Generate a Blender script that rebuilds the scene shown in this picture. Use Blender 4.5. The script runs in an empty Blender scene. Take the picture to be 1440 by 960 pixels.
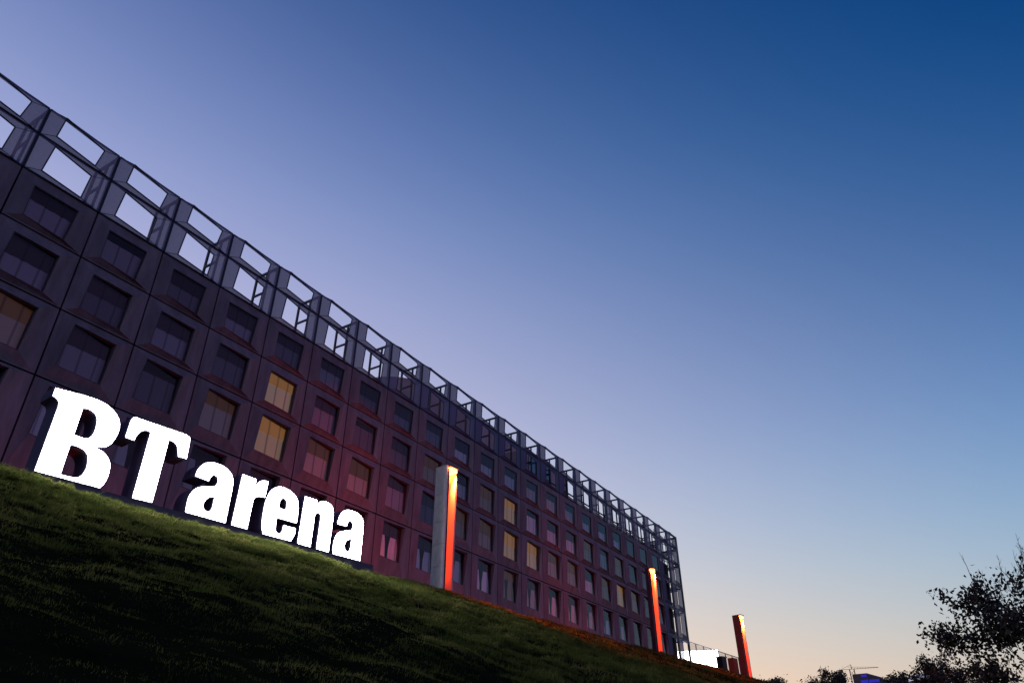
import bpy, math, random
import numpy as np
from mathutils import Vector, Matrix

random.seed(7)
rng = np.random.default_rng(7)
scene = bpy.context.scene
COL = scene.collection
R = math.radians

# ------------------------------------------------------------------ helpers
def tag(o, label=None, cat=None, group=None, kind=None):
    if label: o['label'] = label
    if cat: o['category'] = cat
    if group: o['group'] = group
    if kind: o['kind'] = kind
    return o

def empty(name, loc=(0, 0, 0), rz=0.0, label=None, cat=None, group=None):
    o = bpy.data.objects.new(name, None)
    o.empty_display_size = 0.3
    COL.objects.link(o)
    o.location = loc
    o.rotation_euler = (0, 0, rz)
    return tag(o, label, cat, group)

class MB:
    """collects faces and builds one mesh object"""
    def __init__(self):
        self.v = []; self.f = []
    def quad(self, a, b, c, d):
        n = len(self.v); self.v += [tuple(a), tuple(b), tuple(c), tuple(d)]; self.f.append((n, n+1, n+2, n+3)); return self
    def poly(self, pts):
        n = len(self.v); self.v += [tuple(p) for p in pts]; self.f.append(tuple(range(n, n+len(pts)))); return self
    def box(self, x0, x1, y0, y1, z0, z1):
        n = len(self.v)
        self.v += [(x0,y0,z0),(x1,y0,z0),(x1,y1,z0),(x0,y1,z0),(x0,y0,z1),(x1,y0,z1),(x1,y1,z1),(x0,y1,z1)]
        for q in ((3,2,1,0),(4,5,6,7),(0,1,5,4),(1,2,6,5),(2,3,7,6),(3,0,4,7)):
            self.f.append(tuple(n+i for i in q))
        return self
    def bar(self, a, b, w, h=None):
        """rectangular bar from a to b"""
        h = h or w
        a = Vector(a); b = Vector(b); d = (b-a)
        if d.length < 1e-6: return self
        d.normalize()
        up = Vector((0, 0, 1)) if abs(d.z) < 0.9 else Vector((0, 1, 0))
        s = d.cross(up).normalized(); u = s.cross(d)
        n = len(self.v)
        for p in (a, b):
            for (i, j) in ((-1,-1),(1,-1),(1,1),(-1,1)):
                self.v.append(tuple(p + s*(w/2*i) + u*(h/2*j)))
        for q in ((0,1,2,3),(7,6,5,4),(4,5,1,0),(5,6,2,1),(6,7,3,2),(7,4,0,3)):
            self.f.append(tuple(n+i for i in q))
        return self
    def tube(self, pts, radii, seg=7):
        n0 = len(self.v)
        pts = [Vector(p) for p in pts]
        for i, p in enumerate(pts):
            d = (pts[min(i+1, len(pts)-1)] - pts[max(i-1, 0)]).normalized()
            up = Vector((0, 0, 1)) if abs(d.z) < 0.9 else Vector((1, 0, 0))
            s = d.cross(up).normalized(); u = s.cross(d)
            for k in range(seg):
                a = 2*math.pi*k/seg
                self.v.append(tuple(p + s*(math.cos(a)*radii[i]) + u*(math.sin(a)*radii[i])))
        for i in range(len(pts)-1):
            for k in range(seg):
                k2 = (k+1) % seg
                self.f.append((n0+i*seg+k, n0+i*seg+k2, n0+(i+1)*seg+k2, n0+(i+1)*seg+k))
        self.f.append(tuple(n0+k for k in range(seg))[::-1])
        self.f.append(tuple(n0+(len(pts)-1)*seg+k for k in range(seg)))
        return self
    def mesh(self, name, mat, smooth=False):
        me = bpy.data.meshes.new(name)
        me.from_pydata(self.v, [], self.f)
        if mat: me.materials.append(mat)
        if smooth:
            for p in me.polygons: p.use_smooth = True
        me.update()
        return me
    def build(self, name, mat, parent=None, smooth=False, loc=None, bevel=0):
        o = bpy.data.objects.new(name, self.mesh(name, mat, smooth))
        COL.objects.link(o)
        if parent: o.parent = parent
        if loc: o.location = loc
        if bevel:
            m = o.modifiers.new('bevel', 'BEVEL'); m.width = bevel; m.segments = 2; m.limit_method = 'ANGLE'
        return o

def inst(mesh, name, parent, loc=(0, 0, 0), rz=0.0, scale=(1, 1, 1)):
    o = bpy.data.objects.new(name, mesh)
    COL.objects.link(o)
    o.parent = parent
    o.location = loc; o.rotation_euler = (0, 0, rz); o.scale = scale
    return o

# ------------------------------------------------------------------ materials
def mat(name, col, rough=0.7, metal=0.0, spec=0.4, noise=None, bump=None, emit=None, coords='Object'):
    m = bpy.data.materials.new(name); m.use_nodes = True
    nt = m.node_tree; b = nt.nodes['Principled BSDF']
    b.inputs['Base Color'].default_value = (*col, 1)
    b.inputs['Roughness'].default_value = rough
    b.inputs['Metallic'].default_value = metal
    b.inputs['Specular IOR Level'].default_value = spec
    tc = nt.nodes.new('ShaderNodeTexCoord')
    if coords == 'World':
        geo = nt.nodes.new('ShaderNodeNewGeometry'); vec = geo.outputs['Position']
    else:
        vec = tc.outputs['Object']
    if noise:
        sc, amt, stretch = noise
        mp = nt.nodes.new('ShaderNodeMapping'); mp.inputs['Scale'].default_value = stretch
        n1 = nt.nodes.new('ShaderNodeTexNoise'); n1.inputs['Scale'].default_value = sc; n1.inputs['Detail'].default_value = 6; n1.inputs['Roughness'].default_value = 0.65
        nt.links.new(vec, mp.inputs['Vector']); nt.links.new(mp.outputs[0], n1.inputs['Vector'])
        rp = nt.nodes.new('ShaderNodeMapRange'); rp.inputs['From Min'].default_value = 0.3; rp.inputs['From Max'].default_value = 0.7
        rp.inputs['To Min'].default_value = 1-amt; rp.inputs['To Max'].default_value = 1+amt
        nt.links.new(n1.outputs['Fac'], rp.inputs['Value'])
        mx = nt.nodes.new('ShaderNodeVectorMath'); mx.operation = 'SCALE'; mx.inputs[0].default_value = col
        nt.links.new(rp.outputs[0], mx.inputs['Scale'])
        nt.links.new(mx.outputs[0], b.inputs['Base Color'])
    if bump:
        sc, st = bump
        n2 = nt.nodes.new('ShaderNodeTexNoise'); n2.inputs['Scale'].default_value = sc; n2.inputs['Detail'].default_value = 4
        nt.links.new(vec, n2.inputs['Vector'])
        bp = nt.nodes.new('ShaderNodeBump'); bp.inputs['Strength'].default_value = st; bp.inputs['Distance'].default_value = 0.02
        nt.links.new(n2.outputs['Fac'], bp.inputs['Height']); nt.links.new(bp.outputs[0], b.inputs['Normal'])
    if emit:
        c, s = emit
        b.inputs['Emission Color'].default_value = (*c, 1); b.inputs['Emission Strength'].default_value = s
    return m

M = {}
M['concrete'] = mat('precast_concrete', (0.152, 0.130, 0.144), 0.7, noise=(1.1, 0.33, (1.6, 1.6, 0.35)), bump=(30, 0.25), coords='World')
def tone(m, amt):
    nt = m.node_tree; b = nt.nodes['Principled BSDF']; lk = b.inputs['Base Color'].links[0]; src = lk.from_socket
    oi = nt.nodes.new('ShaderNodeObjectInfo'); mr = nt.nodes.new('ShaderNodeMapRange'); mr.inputs['To Min'].default_value = 1-amt; mr.inputs['To Max'].default_value = 1+amt
    sc = nt.nodes.new('ShaderNodeVectorMath'); sc.operation = 'SCALE'
    nt.links.new(oi.outputs['Random'], mr.inputs['Value']); nt.links.new(src, sc.inputs[0]); nt.links.new(mr.outputs[0], sc.inputs['Scale']); nt.links.new(sc.outputs[0], b.inputs['Base Color'])
TONE = tone
tone(M['concrete'], .13)
M['plinth'] = mat('plinth_concrete', (0.12, 0.095, 0.105), 0.85, noise=(1.0, 0.25, (1, 1, 0.4)), coords='World')
M['dark_wall'] = mat('dark_backing_wall', (0.03, 0.028, 0.032), 0.8)
M['roof_wall'] = mat('rendered_roof_wall', (0.38, 0.25, 0.27), 0.8, noise=(0.35, 0.3, (1, 1, 0.6)), coords='World')
M['roof'] = mat('roof_felt', (0.09, 0.09, 0.095), 0.9, noise=(0.6, 0.2, (1, 1, 1)))
M['steel'] = mat('dark_painted_steel', (0.022, 0.026, 0.042), 0.45, 0.3)
M['reveal'] = mat('window_reveal_metal', (0.05, 0.032, 0.036), 0.5)
M['sign_side'] = mat('sign_side_metal', (0.12, 0.11, 0.19), 0.5, 0.2, noise=(3, 0.12, (1, 1, 1)))
M['sign_face'] = mat('lit_acrylic', (0.8, 0.8, 0.8), 0.4, emit=((1.0, 0.95, 0.97), 32))
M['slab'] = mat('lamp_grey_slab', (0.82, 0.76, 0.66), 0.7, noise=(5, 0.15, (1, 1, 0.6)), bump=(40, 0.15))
M['channel'] = mat('lamp_reflector', (0.42, 0.33, 0.31), 0.6)
M['sign_base'] = mat('sign_base_metal', (0.05, 0.045, 0.075), 0.5, 0.2)
M['slab_shaded'] = mat('lamp_shaded_slab', (0.10, 0.05, 0.06), 0.6, noise=(5, 0.2, (1, 1, 0.6)))  # darker copy of the slab colour, standing in for less light on it
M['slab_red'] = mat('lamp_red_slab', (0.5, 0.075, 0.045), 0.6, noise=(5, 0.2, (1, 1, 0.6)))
M['cap'] = mat('lamp_cap_metal', (0.2, 0.12, 0.1), 0.5, 0.2)
M['lamp_lens'] = mat('lamp_lens', (0.8, 0.3, 0.1), 0.4, emit=((1.0, 0.15, 0.022), 30))
M['red_lens'] = mat('red_lens', (0.5, 0.02, 0.02), 0.4, emit=((1.0, 0.05, 0.03), 12))
M['red_metal'] = mat('red_painted_metal', (0.55, 0.06, 0.03), 0.55)
M['black_metal'] = mat('black_metal', (0.02, 0.02, 0.022), 0.5, 0.3)
M['rail'] = mat('galvanised_rail', (0.16, 0.15, 0.15), 0.5, 0.5)
M['screen_lit'] = mat('lit_panel', (0.8, 0.8, 0.8), 0.5, emit=((1.0, 0.98, 1.0), 8.0))
M['bark'] = mat('bark', (0.03, 0.024, 0.02), 0.9, noise=(8, 0.3, (1, 1, 0.3)))
M['stone'] = mat('pale_stone', (0.42, 0.42, 0.42), 0.85, noise=(12, 0.3, (1, 1, 1)))
M['plaster'] = mat('pale_plaster', (0.5, 0.5, 0.5), 0.8, noise=(1, 0.1, (1, 1, 1)))

def leaf_mat(name, c0, c1):
    m = bpy.data.materials.new(name); m.use_nodes = True
    nt = m.node_tree; b = nt.nodes['Principled BSDF']
    g = nt.nodes.new('ShaderNodeNewGeometry')
    mx = nt.nodes.new('ShaderNodeMix'); mx.data_type = 'RGBA'
    mx.inputs['A'].default_value = (*c0, 1); mx.inputs['B'].default_value = (*c1, 1)
    nt.links.new(g.outputs['Random Per Island'], mx.inputs['Factor'])
    nt.links.new(mx.outputs['Result'], b.inputs['Base Color'])
    b.inputs['Roughness'].default_value = 0.65
    return m
M['leaf'] = leaf_mat('leaf', (0.010, 0.008, 0.005), (0.02, 0.014, 0.008))
M['leaf_far'] = leaf_mat('leaf_far', (0.022, 0.018, 0.012), (0.045, 0.035, 0.02))

# grass blades: colour varies from blade to blade and in broad dry patches
def grass_mat():
    m = bpy.data.materials.new('grass_blades'); m.use_nodes = True
    nt = m.node_tree; b = nt.nodes['Principled BSDF']
    g = nt.nodes.new('ShaderNodeNewGeometry')
    rp = nt.nodes.new('ShaderNodeValToRGB'); e = rp.color_ramp.elements
    e[0].position = 0; e[0].color = (0.026, 0.036, 0.008, 1)
    e[1].position = 1; e[1].color = (0.24, 0.21, 0.065, 1)
    e2 = rp.color_ramp.elements.new(0.6); e2.color = (0.07, 0.092, 0.021, 1)
    n = nt.nodes.new('ShaderNodeTexNoise'); n.inputs['Scale'].default_value = 0.55; n.inputs['Detail'].default_value = 5
    nt.links.new(g.outputs['Position'], n.inputs['Vector'])
    a = nt.nodes.new('ShaderNodeMath'); a.operation = 'MULTIPLY_ADD'; a.inputs[1].default_value = 0.45
    nt.links.new(g.outputs['Random Per Island'], a.inputs[0])
    mr = nt.nodes.new('ShaderNodeMapRange'); mr.inputs['From Min'].default_value = .3; mr.inputs['From Max'].default_value = .7; mr.inputs['To Max'].default_value = 0.55
    nt.links.new(n.outputs['Fac'], mr.inputs['Value']); nt.links.new(mr.outputs[0], a.inputs[2])
    nt.links.new(a.outputs[0], rp.inputs['Fac']); nt.links.new(rp.outputs[0], b.inputs['Base Color'])
    b.inputs['Roughness'].default_value = 0.8; b.inputs['Specular IOR Level'].default_value = 0.05
    tl = nt.nodes.new('ShaderNodeBsdfTranslucent'); ms = nt.nodes.new('ShaderNodeMixShader'); ms.inputs[0].default_value = 0.5
    nt.links.new(rp.outputs[0], tl.inputs['Color'])
    nt.links.new(b.outputs[0], ms.inputs[1]); nt.links.new(tl.outputs[0], ms.inputs[2]); nt.links.new(ms.outputs[0], nt.nodes['Material Output'].inputs['Surface'])
    return m
M['grass'] = grass_mat()
M['soil'] = mat('turf_soil', (0.010, 0.011, 0.005), 0.95, spec=0.0, noise=(1.6, 0.5, (1, 1, 1)), bump=(14, 0.6), coords='World')

# perforated sheet: fine round holes let part of the light through
def perforated():
    m = bpy.data.materials.new('perforated_sheet'); m.use_nodes = True
    nt = m.node_tree; b = nt.nodes['Principled BSDF']
    b.inputs['Base Color'].default_value = (0.19, 0.20, 0.34, 1); b.inputs['Roughness'].default_value = 0.5; b.inputs['Metallic'].default_value = 0.25
    tr = nt.nodes.new('ShaderNodeBsdfTransparent'); tl = nt.nodes.new('ShaderNodeBsdfTranslucent')
    tl.inputs['Color'].default_value = (0.25, 0.27, 0.42, 1)
    m1 = nt.nodes.new('ShaderNodeMixShader'); m1.inputs[0].default_value = 0.5
    m2 = nt.nodes.new('ShaderNodeMixShader'); m2.inputs[0].default_value = 0.32
    out = nt.nodes['Material Output']
    nt.links.new(b.outputs[0], m1.inputs[1]); nt.links.new(tl.outputs[0], m1.inputs[2])
    nt.links.new(m1.outputs[0], m2.inputs[1]); nt.links.new(tr.outputs[0], m2.inputs[2])
    nt.links.new(m2.outputs[0], out.inputs['Surface'])
    return m
M['perf'] = perforated()

def glass(name, tint=(0.85, 0.87, 0.9)):
    m = bpy.data.materials.new(name); m.use_nodes = True
    nt = m.node_tree; out = nt.nodes['Material Output']; nt.nodes.remove(nt.nodes['Principled BSDF'])
    tr = nt.nodes.new('ShaderNodeBsdfTransparent'); tr.inputs['Color'].default_value = (*tint, 1)
    gl = nt.nodes.new('ShaderNodeBsdfGlossy'); gl.inputs['Roughness'].default_value = 0.03
    fr = nt.nodes.new('ShaderNodeFresnel'); fr.inputs['IOR'].default_value = 1.42
    mx = nt.nodes.new('ShaderNodeMixShader')
    nt.links.new(fr.outputs[0], mx.inputs[0]); nt.links.new(tr.outputs[0], mx.inputs[1]); nt.links.new(gl.outputs[0], mx.inputs[2])
    nt.links.new(mx.outputs[0], out.inputs['Surface'])
    return m
M['glass'] = glass('window_glass')
M['stair_glass'] = mat('stair_glass', (0.05, 0.07, 0.10), 0.08, 0.0, 1.0)

# curtains: pleated cloth; behind lit rooms the cloth glows warm
def curtain(name, col, emit=None):
    m = mat(name, col, 0.85, spec=0.1, emit=emit)
    nt = m.node_tree; b = nt.nodes['Principled BSDF']
    tc = nt.nodes['Texture Coordinate'] if 'Texture Coordinate' in nt.nodes else nt.nodes.new('ShaderNodeTexCoord')
    w = nt.nodes.new('ShaderNodeTexWave'); w.bands_direction = 'X'; w.inputs['Scale'].default_value = 0.42; w.inputs['Distortion'].default_value = 0.6; w.inputs['Detail'].default_value = 1
    nt.links.new(tc.outputs['Object'], w.inputs['Vector'])
    rp = nt.nodes.new('ShaderNodeMapRange'); rp.inputs['To Min'].default_value = 0.5; rp.inputs['To Max'].default_value = 1.03; rp.inputs['From Max'].default_value = 0.09
    nt.links.new(w.outputs['Fac'], rp.inputs['Value'])
    s = nt.nodes.new('ShaderNodeVectorMath'); s.operation = 'SCALE'; s.inputs[0].default_value = col
    nt.links.new(rp.outputs[0], s.inputs['Scale']); nt.links.new(s.outputs[0], b.inputs['Base Color'])
    if emit:
        e = nt.nodes.new('ShaderNodeMath'); e.operation = 'MULTIPLY'; e.inputs[1].default_value = emit[1]
        nt.links.new(rp.outputs[0], e.inputs[0]); nt.links.new(e.outputs[0], b.inputs['Emission Strength'])
    return m
WARM = (1.0, 0.52, 0.16)
M['curtain'] = curtain('curtain_cloth', (0.36, 0.31, 0.37))
M['curtain_dim'] = curtain('curtain_cloth_dim_room', (0.36, 0.31, 0.37), (WARM, 0.02))
M['curtain_lit'] = curtain('curtain_cloth_lit_room', (0.36, 0.31, 0.37), ((1.0, 0.58, 0.26), 0.13))
M['curtain_dark'] = curtain('dark_curtain_cloth', (0.13, 0.09, 0.12))
M['curtain_pale'] = curtain('pale_curtain_cloth', (0.92, 0.86, 0.92))
M['blind'] = curtain('blind_cloth', (0.075, 0.042, 0.055))
M['blind_dim'] = curtain('blind_cloth_dim_room', (0.09, 0.055, 0.04), ((1.0, 0.40, 0.11), 0.028))
M['blind_lit'] = curtain('blind_cloth_lit_room', (0.16, 0.10, 0.05), ((1.0, 0.44, 0.10), 0.17))

for k_ in ('curtain', 'curtain_dim', 'curtain_pale', 'curtain_lit', 'blind', 'blind_dim', 'blind_lit'): TONE(M[k_], .38)

# ------------------------------------------------------------------ sky
KN = [0.0, 0.0698, 0.1045, 0.1392, 0.1736, 0.225, 0.2756, 0.342, 0.4067, 0.4848, 0.5592, 0.6428, 0.7193, 0.788, 0.866, 0.9659, 1.0]
SIDE =  [[0.512, 0.462, 0.405], [0.448, 0.451, 0.438], [0.415, 0.444, 0.454], [0.382, 0.438, 0.471], [0.348, 0.426, 0.482], [0.303, 0.402, 0.487], [0.264, 0.372, 0.479], [0.223, 0.331, 0.457], [0.188, 0.292, 0.428], [0.153, 0.252, 0.39], [0.117, 0.22, 0.359], [0.078, 0.19, 0.331], [0.046, 0.166, 0.306], [0.028, 0.148, 0.287], [0.014, 0.131, 0.27], [0.008, 0.111, 0.25], [0.008, 0.105, 0.244]]
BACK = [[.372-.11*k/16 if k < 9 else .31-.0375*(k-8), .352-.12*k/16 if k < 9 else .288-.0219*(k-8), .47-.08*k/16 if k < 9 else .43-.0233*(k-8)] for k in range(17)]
GLOW = [[0.852, 0.579, 0.37], [0.795, 0.583, 0.424], [0.766, 0.585, 0.452], [0.737, 0.587, 0.481], [0.708, 0.587, 0.507], [0.669, 0.582, 0.539], [0.633, 0.568, 0.558], [0.587, 0.543, 0.568], [0.542, 0.513, 0.567], [0.489, 0.477, 0.556], [0.435, 0.44, 0.539], [0.363, 0.39, 0.508], [0.291, 0.333, 0.463], [0.226, 0.278, 0.413], [0.145, 0.216, 0.353], [0.036, 0.134, 0.273], [0.008, 0.106, 0.246]]
def make_world():
    w = bpy.data.worlds.new("World"); scene.world = w; w.use_nodes = True
    nt = w.node_tree; nd = nt.nodes; ln = nt.links
    bg = nd['Background']
    tc = nd.new('ShaderNodeTexCoord')
    nrm = nd.new('ShaderNodeVectorMath'); nrm.operation = 'NORMALIZE'; ln.new(tc.outputs['Generated'], nrm.inputs[0])
    sp = nd.new('ShaderNodeSeparateXYZ'); ln.new(nrm.outputs[0], sp.inputs[0])
    def ramp(vals):
        r = nd.new('ShaderNodeValToRGB'); cr = r.color_ramp; cr.interpolation = 'LINEAR'
        cr.elements[0].position = KN[0]; cr.elements[0].color = (*vals[0], 1)
        cr.elements[1].position = KN[-1]; cr.elements[1].color = (*vals[-1], 1)
        for k, c in zip(KN[1:-1], vals[1:-1]):
            e = cr.elements.new(k); e.color = (*c, 1)
        ln.new(sp.outputs['Z'], r.inputs['Fac']); return r
    a = ramp(SIDE); b = ramp(GLOW)
    fl = nd.new('ShaderNodeVectorMath'); fl.operation = 'MULTIPLY'; fl.inputs[1].default_value = (1, 1, 0); ln.new(nrm.outputs[0], fl.inputs[0])
    hn = nd.new('ShaderNodeVectorMath'); hn.operation = 'NORMALIZE'; ln.new(fl.outputs[0], hn.inputs[0])
    dt = nd.new('ShaderNodeVectorMath'); dt.operation = 'DOT_PRODUCT'; dt.inputs[1].default_value = (math.cos(R(85)), math.sin(R(85)), 0); ln.new(hn.outputs[0], dt.inputs[0])
    mr = nd.new('ShaderNodeMapRange'); mr.inputs['From Min'].default_value = -0.25; mr.inputs['From Max'].default_value = 1.0
    ln.new(dt.outputs['Value'], mr.inputs['Value'])
    mx = nd.new('ShaderNodeMix'); mx.data_type = 'RGBA'
    ln.new(mr.outputs[0], mx.inputs['Factor']); ln.new(a.outputs[0], mx.inputs['A']); ln.new(b.outputs[0], mx.inputs['B'])
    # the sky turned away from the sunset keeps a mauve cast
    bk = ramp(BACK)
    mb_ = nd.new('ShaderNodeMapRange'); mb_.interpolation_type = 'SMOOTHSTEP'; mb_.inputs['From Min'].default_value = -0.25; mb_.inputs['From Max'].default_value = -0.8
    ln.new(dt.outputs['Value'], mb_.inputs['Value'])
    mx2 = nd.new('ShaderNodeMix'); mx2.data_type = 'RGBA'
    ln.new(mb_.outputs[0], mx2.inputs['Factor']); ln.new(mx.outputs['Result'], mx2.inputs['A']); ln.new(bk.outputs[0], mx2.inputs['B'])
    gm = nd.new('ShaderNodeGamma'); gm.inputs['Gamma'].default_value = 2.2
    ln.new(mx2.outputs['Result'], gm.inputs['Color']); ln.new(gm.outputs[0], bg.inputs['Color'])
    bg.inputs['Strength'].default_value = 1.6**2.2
make_world()

# ------------------------------------------------------------------ camera
CAM = Vector((-8.4578581, -30.89223883, -14.71884343))
Rm = [[0.52518548, -0.85097642, -0.00439829], [0.44334235, 0.27801587, -0.85214713], [0.72637991, 0.44558535, 0.52328378]]
cd = bpy.data.cameras.new('camera'); cam = bpy.data.objects.new('camera', cd); COL.objects.link(cam)
cd.sensor_width = 36; cd.lens = 1012.7843/1440*36; cd.clip_end = 3000; cd.clip_start = 0.1
mw = Matrix(((Rm[0][0], -Rm[1][0], -Rm[2][0], CAM.x), (Rm[0][1], -Rm[1][1], -Rm[2][1], CAM.y), (Rm[0][2], -Rm[1][2], -Rm[2][2], CAM.z), (0, 0, 0, 1)))
cam.matrix_world = mw
scene.camera = cam

# ------------------------------------------------------------------ ground
ORG = Vector((2.20873, -6.17845, -6.02228))        # left foot of the lettering, on the crest of the bank
DS = Vector((0.99521, -0.0977, 0)); DT = Vector((-0.0977, -0.99521, 0))   # along the crest / down the bank
SLOPE = 0.39
_wr = np.random.default_rng(3)
_waves = [(_wr.uniform(0, 2*np.pi), _wr.uniform(0, 2*np.pi), f, a) for f, a, k in ((0.35, .06, 5), (0.9, .03, 6), (2.2, .024, 7), (5.0, .014, 7)) for _ in range(k)]
def ground_z(s, t):
    s = np.asarray(s, float); t = np.asarray(t, float)
    crest = -6.36 - 0.008*np.clip(s, 0, 75) 
    tt = t - 0.25
    # smooth break of slope at the crest, levelling out below the camera
    r = 0.45
    down = np.where(tt < -r, 0, np.where(tt < r, (tt+r)**2/(4*r), tt))
    down = np.where(t > 27, 26.75+np.minimum(t-27, 8)*0.5, down)
    n = np.zeros_like(s)
    for th, ph, f, a in _waves:
        n += a*np.sin(f*(np.cos(th)*s+np.sin(th)*t)*2+ph)
    amp = np.clip((t+0.6)/1.6, 0, 1)*0.9
    damp = np.clip(1-(np.abs(t-12)-25)/30, 0, 1)
    near_sign = 1.0
    return crest - SLOPE*down + n*amp*damp*0.55
def W3(s, t):
    return ORG.x+DS.x*s+DT.x*t, ORG.y+DS.y*s+DT.y*t

def spaced(a0, a1, step, lo, hi, growth=1.35):
    core = list(np.arange(a0, a1+1e-6, step))
    d = step; x = core[-1]
    while x < hi: d *= growth; x += d; core.append(x)
    d = step; x = core[0]; pre = []
    while x > lo: d *= growth; x -= d; pre.append(x)
    return np.array(pre[::-1]+core)
sv = spaced(-14, 75, 0.3, -1500, 2500); tv = spaced(-1.5, 27, 0.22, -1500, 1500)
S_, T_ = np.meshgrid(sv, tv)
X_, Y_ = W3(S_, T_); Z_ = ground_z(S_, T_)
me = bpy.data.meshes.new('ground')
nv = S_.size; ns_, nt_ = len(sv), len(tv)
me.vertices.add(nv); me.vertices.foreach_set('co', np.stack([X_, Y_, Z_], -1).astype(np.float32).ravel())
ii = (np.arange(nt_-1)[:, None]*ns_+np.arange(ns_-1)[None, :]).ravel()
q = np.stack([ii, ii+ns_, ii+ns_+1, ii+1], -1).astype(np.int32)
me.loops.add(q.size); me.loops.foreach_set('vertex_index', q.ravel())
me.polygons.add(len(q)); me.polygons.foreach_set('loop_start', np.arange(0, q.size, 4, dtype=np.int32))
me.polygons.foreach_set('use_smooth', np.ones(len(q), bool))
me.update(calc_edges=True); me.validate()
me.materials.append(M['soil'])
g = bpy.data.objects.new('ground', me); COL.objects.link(g); tag(g, 'grassy bank falling away from the arena', kind='structure')

# grass blades as one uncountable object
def make_grass():
    pts = []
    cs, ct = -8.2, 25.64
    def scatter(n, s0, s1, t0, t1):
        return rng.uniform(s0, s1, n), rng.uniform(t0, t1, n)
    S = []; T = []
    for n, s0, s1, t0, t1 in ((300000, -3, 24, 0.0, 4.0), (640000, -9, 22, 3.0, 21), (60000, 18, 45, 0.0, 14), (30000, 40, 80, 0.0, 10), (26000, -3, 60, -0.6, 0.6), (70000, -3, 17, 0.02, 1.2)):
        s, t = scatter(n, s0, s1, t0, t1); S.append(s); T.append(t)
    s = np.concatenate(S); t = np.concatenate(T)
    # tufts: keep blades where a patch noise is high
    d = np.zeros_like(s)
    wr = np.random.default_rng(11)
    for f, k in ((1.0, 5), (2.6, 6), (6.0, 8), (13.0, 8)):
        for _ in range(k):
            th = wr.uniform(0, 2*np.pi); d += np.sin(f*(np.cos(th)*s+np.sin(th)*t)*1.3+wr.uniform(0, 7))*0.28
    keep = rng.uniform(0, 1, len(s)) < np.clip(0.66+0.45*d, 0.08, 1)
    s, t, d = s[keep], t[keep], d[keep]
    n = len(s)
    x, y = W3(s, t); z = ground_z(s, t)-0.01
    dist = np.sqrt((x-CAM.x)**2+(y-CAM.y)**2)
    h = rng.gamma(6, 1/6, n)*0.05*(1+0.5*np.clip(d, -0.9, 1.4))*np.clip(dist/18, 0.38, 1.35)
    wd = rng.uniform(0.004, 0.009, n)*np.clip(dist/15, 0.4, 2.3)
    az = rng.uniform(0, 2*np.pi, n)
    lean = rng.uniform(0.15, 0.95, n)*h
    la = rng.uniform(0, 2*np.pi, n)
    # the tufts lie over to one side, combed down the bank
    lx = np.cos(la)*0.7+DT.x*0.5+0.25*DS.x; ly = np.sin(la)*0.7+DT.y*0.5+0.25*DS.y
    bx, by = np.cos(az)*wd, np.sin(az)*wd
    v = np.empty((n, 5, 3), np.float32)
    v[:, 0] = np.stack([x-bx, y-by, z], -1); v[:, 1] = np.stack([x+bx, y+by, z], -1)
    mxx, myy, mz = x+lx*lean*0.35, y+ly*lean*0.35, z+h*0.6
    v[:, 2] = np.stack([mxx+bx*.75, myy+by*.75, mz], -1); v[:, 3] = np.stack([mxx-bx*.75, myy-by*.75, mz], -1)
    v[:, 4] = np.stack([x+lx*lean, y+ly*lean, z+h*0.95], -1)
    me = bpy.data.meshes.new('grass')
    me.vertices.add(n*5); me.vertices.foreach_set('co', v.ravel())
    base = np.arange(n, dtype=np.int32)[:, None]*5
    loops = np.concatenate([base+np.array([0, 1, 2, 3]), base+np.array([3, 2, 4])], 1).astype(np.int32)
    me.loops.add(n*7); me.loops.foreach_set('vertex_index', loops.ravel())
    st = np.empty((n, 2), np.int32); st[:, 0] = np.arange(n)*7; st[:, 1] = np.arange(n)*7+4
    me.polygons.add(n*2); me.polygons.foreach_set('loop_start', st.ravel())
    me.update(calc_edges=True)
    me.materials.append(M['grass'])
    o = bpy.data.objects.new('grass', me); COL.objects.link(o)
    tag(o, 'short rough grass covering the bank below the lettering', 'grass', kind='stuff')
make_grass()

# ------------------------------------------------------------------ arena building
Wd = 3.6
V = [12.7427, 11.0781, 8.9605, 6.2483, 3.3196, 0.0, -4.0]      # joint heights, parapet line to base
NC0, NC1 = -1, 23
B = empty('arena_building', (40, 0, -6.3), 0, 'long dark arena building with grid of coffered facade panels and open steel parapet frames', 'building')
O = Vector(B.location)
def L(x, y, z): return (x-O.x, y-O.y, z-O.z)
def part(mb, name, m, **k):
    mb.v = [(a-O.x, b-O.y, c-O.z) for a, b, c in mb.v]
    return mb.build(name, m, B, **k)

SOLID_END = 21          # columns beyond this are open frames down to the ground
DEEP = -0.2
def shape(r):
    return {0: ((.20, .955), (.77, .73), (.73, .035), (.18, .165)), 1: ((.215, .865), (.735, .715), (.715, .025), (.185, .10)),
            2: ((.185, .75), (.76, .755), (.725, .075), (.195, .135)), 3: ((.195, .79), (.76, .785), (.73, .085), (.165, .115)),
            4: ((.195, .865), (.75, .835), (.715, .18), (.145, .20)), 5: ((.165, .925), (.70, .935), (.65, .34), (.135, .36))}[r]

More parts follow.
